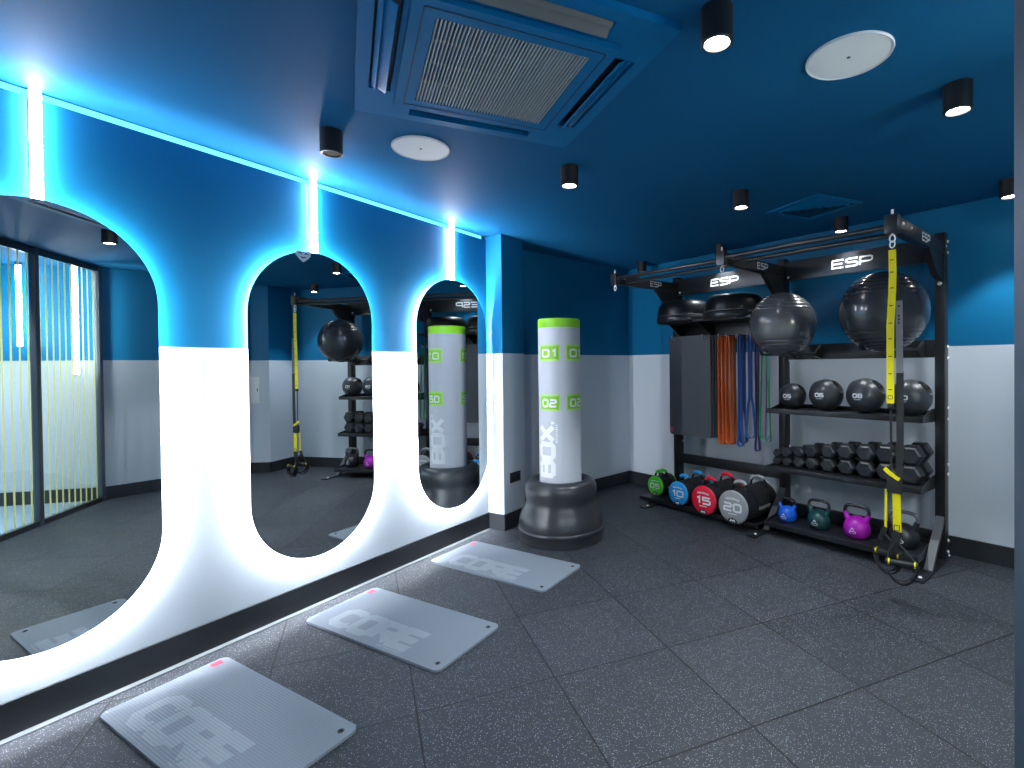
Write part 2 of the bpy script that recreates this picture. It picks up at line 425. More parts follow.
# hall behind the glass
vwall('wall_hall', H1, PA + pn * .05); base('baseboard_hall', PA + pn * .05, H1, -.014)
vwall('wall_hall_far', H2, H1); vwall('wall_hall_end', PEND, H2)

# ------------------------------------------------------------------ glass partition
def partition(name, t0, posts, label):
    L = posts[-1] - posts[0]
    g = empty(name, PA + pd * posts[0], math.atan2(pd.y, pd.x)); struct(g)
    for p in posts:
        b = MB(); b.box((p - posts[0], 0, ZC / 2), (.05, .05, ZC - .002), .003); b.build('post', M_POST, g)
    b = MB(); b.box((L / 2, 0, ZC - .032), (L, .045, .06)); b.build('top_rail', M_BLACK2, g)
    b = MB(); b.box((L / 2, 0, .02), (L, .045, .04)); b.build('bottom_rail', M_BLACK2, g)
    for p, q in zip(posts, posts[1:]):
        a, c = p - posts[0] + .025, q - posts[0] - .025
        b = MB(); b.box(((a + c) / 2, 0, (.04 + ZC - .06) / 2), (c - a, .008, ZC - .10)); b.build('glass_pane', M_GLASS, g, smooth=0)
        b = MB(); n = 10
        for k in range(n):
            x = a + (c - a) * (k + .5) / n
            b.b.faces.new([b.b.verts.new(p) for p in ((x - .0115, .0052, .042), (x + .0115, .0052, .042), (x + .0115, .0052, ZC - .062), (x - .0115, .0052, ZC - .062))])
        b.build('stripes', M_YELLOWS, g, smooth=0)
    return g
partition('wall_glass', 0, [.03, .90, (PB - PA).length], '')
partition('wall_glass', 0, [3.0, 3.85, 4.7, 5.5, (PEND - PA).length - .05], '')
b = MB(); b.bar(PA - pn * .045 + Vector((0, 0, .004)), PA + pd * (PB - PA).length - pn * .045 + Vector((0, 0, .004)), .03, .008); struct(b.build('trim_threshold', M_CHROME, smooth=0))

# ------------------------------------------------------------------ mirrors and light strips on the left wall
def stadium(w, h, n=40):
    r = w / 2; a = h / 2 - r
    return [(r * math.cos(t), a + r * math.sin(t)) for t in [PI * k / n for k in range(n + 1)]] + \
           [(r * math.cos(t), -a + r * math.sin(t)) for t in [PI + PI * k / n for k in range(n + 1)]]
ZM0, ZM1, MW = .289, 2.076, .768
mirror_names = ['tall oblong halo-lit mirror nearest the camera, cut by the left frame edge',
                'tall oblong halo-lit mirror in the middle of the left wall, small heart sticker at top',
                'tall oblong halo-lit mirror beside the boxing bag, farthest along left wall']
strip_names = ['vertical white light strip above the nearest, partly cropped mirror',
               'vertical white light strip above the middle mirror with the heart sticker',
               'vertical white light strip above the farthest mirror near the pillar']
for i, y in enumerate((.657, 1.8105, 2.9555)):
    e = empty('wall_mirror', (0, y, (ZM0 + ZM1) / 2), 0, mirror_names[i], 'mirror', 'halo-lit mirrors on left wall')
    b = MB(); b.prism([(.028, p, q) for p, q in stadium(MW, ZM1 - ZM0)], (.005, 0, 0)); b.build('glass', M_MIRROR, e, smooth=20)
    b = MB(); b.prism([(.001, p, q) for p, q in stadium(MW - .14, ZM1 - ZM0 - .14)], (.0265, 0, 0)); b.build('backing_plate', M_WHITEM, e, smooth=20)
    b = MB(); b.tube([(.014, p, q) for p, q in stadium(MW - .06, ZM1 - ZM0 - .06)], .005, 6, True); b.build('halo_light', M_HALO, e)
    if i == 1:
        b = MB(); cx, cz = -.075, .845
        def hp(x, z): return (.0335, cx + x, cz + .018 + z)
        out = [(-.043, .022), (-.030, .030), (-.014, .026), (0, .018), (.014, .026), (.030, .030), (.043, .022), (.044, .002), (.02, -.022), (0, -.036), (-.02, -.022), (-.044, .002)]
        b.prism([hp(*p) for p in out], (.0015, 0, 0)); hs = b.build('heart_sticker', M_WHITE, e, smooth=0)
        b = MB()
        for s in (-1, 1):
            b.ribbon([(s * .030, .012), (s * .016, .016), (s * .008, .008)], .006, lambda u, v: Vector(hp(u, v)) + Vector((.0018, 0, 0)))
        b.ribbon([(-.014, -.006), (0, -.012), (.014, -.006)], .006, lambda u, v: Vector(hp(u, v)) + Vector((.0018, 0, 0)))
        b.flat('sticker_drawing', M_BLACK, hs)
    e = empty('light_strip', (0, y + (.004, .004, .002)[i], 0), 0, strip_names[i], 'light strip', 'vertical light strips above the mirrors')
    b = MB(); b.box((.005, 0, (2.066 + ZC) / 2), (.010, .034, ZC - 2.066 - .002)); b.build('channel', M_WHITEM, e, smooth=0)
    b = MB(); b.box((.018, 0, (2.068 + ZC) / 2), (.016, .032, ZC - 2.068 - .004), .004); b.build('diffuser', M_LED, e)

# hall light tubes
for (t, off, z0, lab) in ((.25, .07, 1.362, 'slim vertical light tube hanging just behind the glass partition, mirrored at left'),
                          (.12, .62, 1.655, 'slim vertical light tube farther back in the hall, its lower end higher up')):
    p = PA + pd * t + pn * off
    e = empty('light_tube', (p.x, p.y, 0), 0, lab, 'light tube', 'light tubes in the hall')
    b = MB(); b.cyl((0, 0, z0), (0, 0, ZC - .03), .02, seg=16); b.build('diffuser', M_TUBE, e)
    b = MB(); b.cyl((0, 0, ZC - .03), (0, 0, ZC), .024, seg=16); b.build('ceiling_cap', M_LAMP, e)
    b = MB(); b.cyl((0, 0, z0 - .012), (0, 0, z0), .021, seg=16); b.build('end_cap', M_LAMP, e)

# ------------------------------------------------------------------ ceiling fittings
def spot(parent, loc, power, ang=88, blend=.4, col=(.88, .95, 1)):
    l = bpy.data.lights.new('lamp_beam', 'SPOT'); l.energy = power; l.spot_size = rad(ang); l.spot_blend = blend; l.shadow_soft_size = .035; l.color = col
    o = bpy.data.objects.new('lamp_beam', l); COL.objects.link(o); o.location = loc; o.parent = parent
    return o
DL = [((.705, 1.466), 0, 'unlit black cylinder downlight on ceiling left of the air conditioner'),
      ((2.446, 1.59), 86, 'bright black cylinder downlight nearest the camera, right of the air conditioner'),
      ((1.42, 2.415), 45, 'black cylinder downlight on ceiling in front of the boxing bag'),
      ((3.153, 2.516), 66, 'black cylinder downlight on ceiling right of the large round speaker'),
      ((2.143, 3.335), 108, 'black cylinder downlight left of the small square ceiling vent'),
      ((2.66, 4.35), 34, 'black cylinder downlight just above the rack front bar beside the vent'),
      ((1.66, 4.72), 40, 'black cylinder downlight on ceiling behind the middle rack arm'),
      ((3.58, 4.0), 62, 'black cylinder downlight at far right beside the glass partition post'),
      ((.745, 5.05), 0, 'small unlit cylinder downlight in the dark far corner')]
for (x, y), pw, lab in DL:
    e = empty('downlight', (*cpos(x, y), ZC), 0, lab, 'downlight', 'cylinder downlights on the ceiling')
    b = MB(); b.lathe([(0, 0), (.05, 0), (.05, -.105), (.047, -.108), (.040, -.108), (.038, -.098), (0, -.098)], 32); b.build('housing', M_LAMP, e)
    b = MB(); b.cyl((0, 0, -.0975), (0, 0, -.1015), .036, seg=28); b.build('lens', M_LENS if pw else M_LENSDIM, e)
    if pw: spot(e, (0, 0, -.112), pw)
for (x, y), r, lab in (((2.788, 2.075), .143, 'large round white ceiling speaker between two bright downlights'),
                       ((.917, 1.811), .143, 'round white ceiling speaker left of the air conditioner below its corner')):
    e = empty('ceiling_speaker', (*cpos(x, y), ZC), 0, lab, 'speaker', 'round white ceiling speakers')
    b = MB(); b.lathe([(0, -.004), (r * .94, -.006), (r * .95, -.0035), (r * .955, -.0035)], 56); b.build('grille', M_SPK, e)
    b = MB(); b.lathe([(r * .952, 0), (r, 0), (r, -.005), (r * .985, -.009), (r * .952, -.008), (r * .952, 0)], 56); b.build('rim', M_WHITEM, e)
    b = MB(); b.cyl((0, 0, -.004), (0, 0, -.0065), .006, seg=12); b.build('badge', M_GREYP, e)

# air conditioner cassette
AC = empty('air_conditioner', (*cpos(1.6725, 1.4755), ZC), rad(-35.5), 'square blue ceiling cassette air conditioner with central slatted grille', 'air conditioner')
h = .482
sl = []   # slots per side: (centre offset .395, length .56, width .075)
def acbox(b, u, v, z, du, dv, dz, bev=0, tilt=None): b.box((u, v, z), (du, dv, dz), bev, tilt)
b = MB()
out = [(-h, -h, 0), (h, -h, 0), (h, h, 0), (-h, h, 0)]
hol = []
for k in range(4):
    R = Matrix.Rotation(k * PI / 2, 3, 'Z')
    hol.append([tuple(R @ Vector(p)) for p in ((-.27, .355, 0), (.27, .355, 0), (.27, .435, 0), (-.27, .435, 0))])
b.prism(out, (0, 0, -.028), hol)
b.build('panel', M_CASS, AC, smooth=0)
b = MB()
for k in range(4):
    R = Matrix.Rotation(k * PI / 2, 3, 'Z')
    b.box(R @ Vector((0, .395, -.002)), (.56, .1, .003) if k % 2 == 0 else (.1, .56, .003))
b.build('slot_liner', M_CASSD, AC, smooth=0)
for k in range(4):
    R = Matrix.Rotation(k * PI / 2, 3, 'Z')
    tl = R @ Matrix.Rotation(rad(34), 3, 'X')
    if k == 1: continue
    b = MB(); b.box(R @ Vector((0, .398, -.026)), (.53, .062, .006), .002, tl); b.box(R @ Vector((0, .416, -.024)), (.53, .02, .01), .002, tl)
    b.build('air_vane', M_CASS if k != 3 else M_FLAP, AC)
b = MB(); hi = .338; ho = .262
b.prism([(-hi, -hi, -.026), (hi, -hi, -.026), (hi, hi, -.026), (-hi, hi, -.026)], (0, 0, -.022), [[(-ho, -ho, -.026), (ho, -ho, -.026), (ho, ho, -.026), (-ho, ho, -.026)]])
b.build('inner_panel', M_CASS, AC, smooth=0)
b = MB()
hg = .302
for k in range(4):
    R = Matrix.Rotation(k * PI / 2, 3, 'Z'); b.box(R @ Vector((0, hg, -.0485)), (2 * hg, .004, .0012) if k % 2 == 0 else (.004, 2 * hg, .0012))
b.build('panel_joint', M_CASSD, AC, smooth=0)
b = MB(); b.box((0, 0, -.012), (.53, .53, .004)); b.build('grille_back', M_CASSD, AC, smooth=0)
b = MB(); n = 42
for k in range(n):
    v = -ho + 2 * ho * (k + .5) / n
    b.box((0, v, -.040), (2 * ho, .0052, .014))
for u in (-.13, 0, .13): b.box((u, 0, -.034), (.004, 2 * ho, .008))
b.build('return_grille', M_SLAT, AC, smooth=0)
# rotate slats so that they run along the B->R diagonal edge (local x)
# ceiling vent
V = empty('ceiling_vent', (*cpos(2.507, 3.94), ZC), rad(54), 'small square dark grille vent in the ceiling above the rack', 'vent')
b = MB(); q = .22; qi = .185
b.prism([(-q, -q, 0), (q, -q, 0), (q, q, 0), (-q, q, 0)], (0, 0, -.012), [[(-qi, -qi, 0), (qi, -qi, 0), (qi, qi, 0), (-qi, qi, 0)]]); b.build('frame', M_CASS, V, smooth=0)
b = MB(); b.box((0, 0, -.001), (.38, .38, .001)); b.build('duct_back', M_CASSD, V, smooth=0)
for k, rr in enumerate((.165, .125, .085, .045)):
    b = MB()
    for j in range(4):
        R = Matrix.Rotation(j * PI / 2, 3, 'Z')
        b.box(R @ Vector((0, rr, -.008)), (2 * rr, .03, .002), 0, R @ Matrix.Rotation(rad(35), 3, 'X'))
    b.build('vane_ring', M_CASS, V, smooth=0)

# ------------------------------------------------------------------ wall plates
SK = empty('wall_socket', (.168, 3.538, .43), 0, 'small black double socket plate low on the pillar behind the boxing bag', 'socket')
b = MB(); b.box((.004, 0, 0), (.008, .146, .088), .003); b.build('plate', M_BLACK2, SK)
for s in (-1, 1):
    b = MB(); b.cyl((.008, s * .035, 0), (.0095, s * .035, 0), .022, seg=20); b.build('outlet', M_RUB, SK)
# white panel on the nib wall (seen in the middle mirror)
tn = (R3 - R2).normalized(); c = (R2 * .42 + R3 * .58)
a = math.atan2(tn.y, tn.x)
AP = empty('access_panel', (R2.x * .80 + R3.x * .20, R2.y * .80 + R3.y * .20, 1.11), a, 'white rectangular panel on the right wall nib, seen in the middle mirror', 'panel')
b = MB(); b.box((0, .006, 0), (.11, .012, .35), .003); b.build('door', M_WHITEM, AP)
b = MB(); b.box((.035, .014, 0), (.01, .006, .04), .001); b.build('latch', M_GREYP, AP)

# ------------------------------------------------------------------ floor mats
def rounded(w, h, r, n=8):
    P = []
    for cx, cy, a0 in ((w / 2 - r, h / 2 - r, 0), (-w / 2 + r, h / 2 - r, PI / 2), (-w / 2 + r, -h / 2 + r, PI), (w / 2 - r, -h / 2 + r, 1.5 * PI)):
        P += [(cx + r * math.cos(a0 + PI / 2 * k / n), cy + r * math.sin(a0 + PI / 2 * k / n)) for k in range(n + 1)]
    return P
def circ(cx, cy, r, n=16): return [(cx + r * math.cos(2 * PI * k / n), cy + r * math.sin(2 * PI * k / n)) for k in range(n)]
def exercise_mat(loc, rz, label, w=.99, h=.472):
    e = empty('exercise_mat', loc, rz, label, 'mat', 'grey floor mats in a row by the mirrors')
    b = MB(); b.prism([(x, y, 0) for x, y in rounded(w, h, .035)], (0, 0, .012), [[(x, y, 0) for x, y in circ(w / 2 - .045, s * (h / 2 - .05), .011)] for s in (-1, 1)])
    bm_ = b.build('foam_sheet', M_MAT, e, smooth=30)
    b = MB(); text(b, 'CORE', -.35, -.178, .585, .145, .052, lambda u, v: Vector((u, v, .0124)), gap=.2); b.flat('lettering', M_MATTXT, e)
    b = MB()
    for k in range(14): b.box((.06 + k * .013, -.212, .0123), (.008, .008 + .004 * (k % 3), .0004))
    b.build('small_print', M_MATTXT, e, smooth=0)
    b = MB(); b.box((-w / 2 + .035, h / 2 - .055, .0124), (.036, .046, .0008)); b.build('tag', M_RED, e, smooth=0)
    for s in (-1, 1):
        b = MB(); b.lathe([(.010, .001), (.0135, .012), (.0135, .0128), (.0095, .0128), (.0095, .001)], 20, (w / 2 - .045, s * (h / 2 - .05), 0)); b.build('eyelet', M_GREYP, e)
    return e
exercise_mat((.655, 1.004, 0), rad(.5), 'grey CORE floor mat nearest the camera, front edge cropped by the picture')
exercise_mat((.648, 1.873, 0), rad(1.2), 'grey CORE floor mat in the middle of the row of three')
exercise_mat((.622, 2.805, 0), rad(-.8), 'grey CORE floor mat farthest from the camera, right before the boxing bag')

# ------------------------------------------------------------------ free-standing boxing bag
BAG = empty('boxing_bag', (.655, 3.51, 0), 0, 'tall free-standing pale grey boxing bag with lime green top on black base', 'boxing bag')
RB = .171
def on_cyl(off): return lambda u, v: Vector(((RB + off) * math.cos(u / RB), (RB + off) * math.sin(u / RB), v))
b = MB(); b.lathe([(0, 0), (.335, 0), (.345, .006), (.347, .075), (.352, .083), (.354, .095), (.350, .104), (.344, .108), (.345, .118), (.342, .15), (.332, .19), (.314, .235), (.295, .270), (.285, .297), (.285, .318), (.290, .35), (.295, .385), (.292, .422), (.279, .452), (.257, .473), (.232, .482), (.207, .478), (.192, .465), (.184, .448), (0, .44)], 72)
b.build('base', M_BAGBASE, BAG, smooth=40)
b = MB(); b.lathe([(0, .44), (RB, .44), (RB, 1.695), (RB, 1.700)], 64); b.build('tube', M_BAGW, BAG)
b = MB(); b.lathe([(RB - .001, 1.700), (RB + .0008, 1.700), (RB + .0008, 1.765), (RB - .006, 1.772), (0, 1.774)], 64); b.build('top_cap', M_GREEN, BAG)
b = MB(); b.box(((RB - .001) * math.cos(rad(-52)), (RB - .001) * math.sin(rad(-52)), 1.06), (.004, .004, 1.27), .001); b.build('seam', M_BAGW, BAG)
for a0 in (-88, -8, 72, 152):
    uc = rad(a0) * RB
    for z0, tx in ((1.436, '01'), (1.042, '02')):
        b = MB()
        uw, hh = .186, .126
        n = 14
        for k in range(n):
            u0 = uc - uw / 2 + uw * k / n; u1 = u0 + uw / n
            f = on_cyl(.0010)
            vs = [b.b.verts.new(f(*p)) for p in ((u0, z0), (u1, z0), (u1, z0 + hh), (u0, z0 + hh))]; b.b.faces.new(vs)
        tp = b.flat('target_patch', M_GREEN, BAG)
        b = MB()
        b.ribbon([(uc - uw / 2 + .004, z0 + .004), (uc + uw / 2 - .004, z0 + .004), (uc + uw / 2 - .004, z0 + hh - .004), (uc - uw / 2 + .004, z0 + hh - .004)], .009, on_cyl(.0016), True)
        b.flat('patch_border', M_GREENL, tp)
        b = MB(); text(b, tx, uc - .058, z0 + .032, .118, .054, .015, on_cyl(.0022), gap=.36 if tx == '02' else .3)
        for k in range(9):
            for zz in (z0 + .011, z0 + hh - .011):
                u0 = uc - uw / 2 + .014 + k * .0182
                b.ribbon([(u0 - .004, zz), (u0 + .004, zz)], .003, on_cyl(.0022))
        b.flat('number', M_WHITE, tp)
b = MB()
# BOX reads upwards: text x axis -> z, text y axis -> -u
fb = on_cyl(.0014)
text(b, 'BOX', .528, 0, .385, .128, .039, lambda u, v: fb(rad(-76) * RB - v, u), gap=.22)
b.ribbon([(.935, .004), (.955, .004)], .026, lambda u, v: fb(rad(-76) * RB - v, u))
for k in range(9): b.ribbon([(.79 + k * .0165, -.028), (.80 + k * .0165, -.028)], .016 if k % 3 else .022, lambda u, v: fb(rad(-76) * RB - v, u))
b.flat('lettering', M_WHITE, BAG)

# ------------------------------------------------------------------ storage rack (local x = along wall, local y = -distance from wall)
RK = empty('storage_rack', W0, RA, 'wide black steel storage rack with shelves, pegs and overhead arms on back wall', 'rack')
SU = (.84, 1.98, 3.12)
BD = (1.085, 1.115, 1.165)
def P(s, d, z): return Vector((s, -d, z))
def bolt(parent, p, ax=(0, -1, 0), r=.011):
    b = MB(); p = Vector(p); ax = Vector(ax); b.cyl(p, p + ax * .007, r, r * .7, seg=10); return b.build('bolt', M_BOLT, parent)
for i, s in enumerate(SU):
    b = MB(); b.box(P(s, .155, 1.15), (.06, .09, 2.29), .004); u = b.build('upright', M_BLACK, RK)
    for z in (.05, .13, .60, .67, .99, 1.07, 1.42, 1.50, 2.16, 2.237):
        bolt(u, P(s + .03, .125, z), (1, 0, 0), .012)
    b = MB(); b.box(P(s, .40, .006), (.075, .66, .012), .002); f = b.build('foot', M_BLACK, RK)
    bolt(f, P(s, .66, .012), (0, 0, 1), .012); bolt(f, P(s + .022, .085, .012), (0, 0, 1), .012)
    if i > 0:
        b = MB(); b.prism([P(s - .025, .198, .315), P(s - .025, .49, .012), P(s - .025, .44, .012), P(s - .025, .198, .27)], (.05, 0, 0)); b.build('gusset_plate', M_GREYP, RK, smooth=0)
    # overhead arm
    b = MB(); b.box(P(s, (BD[i] + .15) / 2, 2.185), (.05, BD[i] - .21, .09), .004); a_ = b.build('arm', M_BLACK, RK)
    for d in (BD[i] - .25, BD[i] - .10, .155): bolt(a_, P(s + .025, d, 2.20), (1, 0, 0), .011)
    b = MB(); text(b, 'ESP', .53, 2.163, .16, .048, .0095, lambda u, v: P(s + .0262, BD[i] + .06 - u, v), gap=.25); b.flat('logo', M_WHITE, a_)
    b = MB(); b.prism([P(s - .02, .199, 1.965), P(s - .02, .33, 1.985), P(s - .02, .53, 2.145), P(s - .02, .199, 2.145)], (.04, 0, 0)); ab = b.build('arm_bracket', M_BLACK, RK, smooth=0); bolt(ab, P(s, .199, 1.94), (0, -1, 0), .015)
    # front block with eye bolts
    b = MB(); b.box(P(s, BD[i], 2.183), (.066, .055, .105), .003); bk = b.build('end_block', M_BLACK2, RK)
    b = MB(); b.cyl(P(s, BD[i], 2.235), P(s, BD[i], 2.268), .007, seg=10); b.build('bolt', M_BOLT, bk)
    b = MB(); ring = [P(s + .014 * math.cos(t), BD[i], 2.103 + .020 * math.sin(t)) for t in [2 * PI * k / 16 for k in range(16)]]
    b.tube(ring, .0045, 6, True); b.cyl(P(s, BD[i], 2.119), P(s, BD[i], 2.131), .007, seg=10); b.build('eye_bolt', M_BOLT, bk)
for k in range(2):
    s0, s1 = SU[k] + .0375, SU[k + 1] - .0375
    b = MB(); b.cyl(P(s0 - .004, BD[k], 2.190), P(s1 + .004, BD[k + 1], 2.172), .0165, seg=20); b.build('pull_up_bar', M_BLACK2, RK)
    b = MB(); b.cyl(P(s0 - .0125, BD[k] - .12, 2.165), P(s1 + .0125, BD[k + 1] - .12, 2.15), .0165, seg=20); b.build('pull_up_bar', M_BLACK2, RK)
    s0, s1 = SU[k] + .03, SU[k + 1] - .03
    b = MB(); b.box(P((s0 + s1) / 2, .188, 2.182), (s1 - s0, .018, .165), .003); hd = b.build('header_plate', M_BLACK2, RK)
    b = MB(); x0, x1 = (1.272, 1.560) if k == 0 else (2.402, 2.692)
    text(b, 'ESP', x0, 2.150, x1 - x0, .062, .0115, lambda u, v: P(u, .1985, v), gap=.18, slant=.06); b.flat('logo', M_WHITE, hd)
    for ss in (s0 + .03, s1 - .03): bolt(hd, P(ss, .197, 2.13))
# ball beam, right bay, with two pairs of ball hooks
b = MB(); b.box(P(2.55, .18, 1.488), (1.08, .035, .125), .003); b.build('ball_beam', M_BLACK, RK)
for s, t in ((2.085, 1.478), (2.305, 1.478), (2.80, 1.498), (3.02, 1.498)):
    b = MB(); b.prism([P(s - .009, .197, 1.545), P(s - .009, .197, 1.43), P(s - .009, .30, t - .022), P(s - .009, .73, t - .022), P(s - .009, .75, t + .012), P(s - .009, .738, t + .012), P(s - .009, .722, t - .006), P(s - .009, .30, t - .006)], (.018, 0, 0)); b.build('ball_arm', M_BLACK, RK, smooth=0)
# left bay: peg rail, tray for the domes, low beam
b = MB(); b.box(P(1.41, .18, 1.690), (1.08, .035, .20), .003); b.build('peg_rail', M_BLACK, RK)
b = MB(); b.box(P(1.41, .335, 1.794), (1.04, .36, .014), .003); b.box(P(1.41, .51, 1.800), (1.04, .012, .026), .002); b.build('dome_tray', M_BLACK, RK)
for s in (.95, 1.30, 1.85):
    b = MB(); b.prism([P(s, .20, 1.787), P(s, .20, 1.64), P(s, .46, 1.787)], (.012, 0, 0)); b.build('tray_bracket', M_BLACK, RK, smooth=0)
PEGS = [.985, 1.335, 1.505, 1.585, 1.695, 1.79, 1.857, 1.93]
for s in PEGS:
    b = MB(); b.tube([P(s, .19, 1.642), P(s, .40, 1.642), P(s, .435, 1.655), P(s, .44, 1.672)], .008, 10); pg = b.build('peg', M_CHROME, RK)
b = MB(); b.box(P(1.41, .178, .43), (1.08, .03, .095), .003); b.build('low_beam', M_BLACK, RK)
b = MB(); b.box(P(2.55, .178, .16), (1.08, .03, .075), .003); b.build('low_beam', M_BLACK, RK)
# shelves
def shelf(name, s0, s1, d0, d1, z, lip, m=M_BLACK):
    b = MB()
    b.box(P((s0 + s1) / 2, (d0 + d1) / 2, z - .004), (s1 - s0, d1 - d0, .008), .001)
    b.box(P((s0 + s1) / 2, d1, z - .016), (s1 - s0, .006, .04), .001)
    b.box(P((s0 + s1) / 2, d0, z + .012), (s1 - s0, .006, .04), .001)
    o = b.build(name, m, RK)
    return o
def side_plate(s, d0, d1, z):
    b = MB(); b.prism([P(s, d0 - .06, z - .05), P(s, d0 - .06, z + .045), P(s, d0 + .05, z + .045), P(s, d1, z + .004), P(s, d1, z - .036)], (.006, 0, 0)); b.build('shelf_bracket', M_BLACK2, RK, smooth=0)
shelf('shelf', 1.985, 3.085, .215, .47, 1.02, .04)
shelf('shelf', 1.975, 3.085, .215, .50, .548, .04)
shelf('shelf', 2.02, 3.085, .215, .58, .108, .04)
for s in (2.012, 3.082):
    for d1, z in ((.47, 1.02), (.50, .548), (.58, .108)): side_plate(s, .20, d1, z)
shelf('shelf', .655, 1.945, .215, .56, .058, .04)

# ------------------------------------------------------------------ things on the rack
def rkt(name, s, d, z, label, cat, group=None, rz=0.): return empty(name, rk(s, d, z), RA + rz, label, cat, group)
# stability balls
def stability_ball(s, d, z, r, m, label):
    e = rkt('stability_ball', s, d, z, label, 'exercise ball', 'inflatable exercise balls on the rack')
    prof = []; n = 240
    for k in range(n + 1):
        t = -PI / 2 + PI * k / n; lat = math.degrees(t); rr = r
        al = abs(lat)
        if lat > 22 or lat < -36: rr = r * (1 + .013 * (.5 + .5 * math.cos(al * 2 * PI / 7.0)) ** 3)
        if abs(lat + 31) < 1.6: rr = r * .988
        prof.append((max(0, rr * math.cos(t)), rr * math.sin(t)))
    prof[0] = (0, -r); prof[-1] = (0, r)
    b = MB(); b.lathe(prof, 80); b.build('skin', m, e, smooth=60)
    b = MB(); b.lathe([(.0, r * 1.001), (.014, r * 1.0), (.014, r * .99)], 16, mtx=Matrix.Rotation(rad(62), 4, 'X')); b.build('valve', M_GREYP, e)
    return e
stability_ball(2.908, .65, 1.733, .2655, M_BALLD, 'dark grey inflatable exercise ball on the rack behind the yellow strap')
stability_ball(2.195, .62, 1.699, .246, M_BALLS, 'silver-grey inflatable exercise ball on the rack beside the middle upright')

# medicine balls with grips
def med_ball(s, d, r, txt, label):
    e = rkt('medicine_ball', s, d, 1.02 + r, label, 'medicine ball', 'medicine balls on the upper shelf')
    cdir = Vector((2.854, 0, 1.4)) - rk(s, d, 1.02 + r); cl = Vector((cdir.dot(E_), -cdir.dot(Nn), cdir.z)).normalized()
    right = Vector((0, 0, 1)).cross(cl).normalized(); upv = cl.cross(right)
    pits = [(cl * .42 + right * .72 + upv * .55).normalized()]
    pits.append((pits[0] * -1 + upv * 1.1).normalized())
    b = MB()
    bmesh.ops.create_uvsphere(b.b, u_segments=96, v_segments=64, radius=r)
    inner = []
    for v in b.b.verts:
        nrm = v.co.normalized(); dep = 0
        for pt in pits:
            along = (upv * .75 - right * .66); along = (along - pt * along.dot(pt)).normalized(); cross = pt.cross(along)
            if nrm.dot(pt) < .3: continue
            x = nrm.dot(along) / .46; y = nrm.dot(cross) / .26
            q = math.sqrt(x * x + y * y)
            if q < 1.0: dep = max(dep, min(1, (1 - q) * 5.0))
            elif q < 1.25: dep = min(dep, -.06 * math.sin((q - 1) / .25 * PI))
        v.co = nrm * r * (1 - .42 * dep) if dep > 0 else nrm * r * (1 - .6 * dep)
    body = b.build('shell', M_MED, e, smooth=60)
    body.data.materials.append(M_PIT)
    for pl in body.data.polygons:
        if pl.center.length < r * .93: pl.material_index = 1
    def onb(u, v, cl=cl):
        f = (cl * .80 - right * .36 - upv * .03).normalized(); rr = Vector((0, 0, 1)).cross(f).normalized(); uu = f.cross(rr)
        return (f + rr * (u / r) + uu * (v / r)).normalized() * (r * 1.004)
    b = MB(); text(b, txt, -.030, -.012, .062, .026, .0085, onb, gap=.32, step=.006)
    b.ribbon([(-.026, -.028), (.026, -.028)], .004, onb, step=.006)
    b.flat('number', M_WHITE, e)
    return e
M_PIT = mat('black_grip_recess', (.004, .004, .005), .6)
M_MED = mat('textured_rubber_ball', (.040, .046, .055), .36, spec=.6, bump=(70, .35, .003))
med_ball(2.135, .33, .105, '05', 'smallest black medicine ball on the upper shelf, beside the middle upright')
med_ball(2.405, .33, .1235, '06', 'black medicine ball numbered 06 with a grip hole on upper shelf')
med_ball(2.688, .33, .129, '08', 'black medicine ball numbered 08 with a grip hole on upper shelf')
med_ball(2.982, .33, .127, '10', 'black medicine ball behind the hanging strap, last by the right upright')

# hex dumbbells in two tiers
SD = [2.035, 2.121, 2.218, 2.320, 2.445, 2.575, 2.708, 2.848, 2.995]
RD = [.032, .036, .042, .048, .053, .057, .060, .063, .066]
ORD = ['smallest', 'second smallest', 'third smallest', 'fourth smallest', 'middle-sized', 'fourth largest', 'third largest', 'second largest', 'largest']
def dumbbell(s, z, r, L, label, group):
    d = .42 - L / 2
    e = rkt('hex_dumbbell', s, d, z, label, 'dumbbell', group)
    hl = L * .33
    for sg in (1, -1):
        b = MB()
        y0, y1 = sg * (L / 2), sg * (L / 2 - hl)
        R = r / math.cos(PI / 6)
        def hexa(y, k): return [(R * k * math.cos(rad(60 * j)), y, R * k * math.sin(rad(60 * j))) for j in range(6)]
        rings = [hexa(y0, .70), hexa(y0 - sg * .006, .86), hexa(y0 - sg * hl * .22, 1), hexa(y1 + sg * hl * .15, 1), hexa(y1, .78)]
        vs = [[b.b.verts.new(p) for p in rg] for rg in rings]
        b.b.faces.new(vs[0]); b.b.faces.new(vs[-1])
        for A, B in zip(vs, vs[1:]):
            for j in range(6): b.b.faces.new((A[j], A[(j + 1) % 6], B[(j + 1) % 6], B[j]))
        hd = b.build('head', M_RUBHEX, e, smooth=15)
        b = MB(); b.cyl((0, y0, 0), (0, y0 + sg * .001, 0), r * .4, seg=20); b.build('end_badge', M_RUB, hd)
    b = MB(); prof = [(.011, -L / 2 + hl - .002), (.0125, -.02), (.0145, 0), (.0125, .02), (.011, L / 2 - hl + .002)]
    b.lathe(prof, 16, mtx=Matrix.Rotation(PI / 2, 4, 'X')); b.build('handle', M_STEEL, e)
    return e
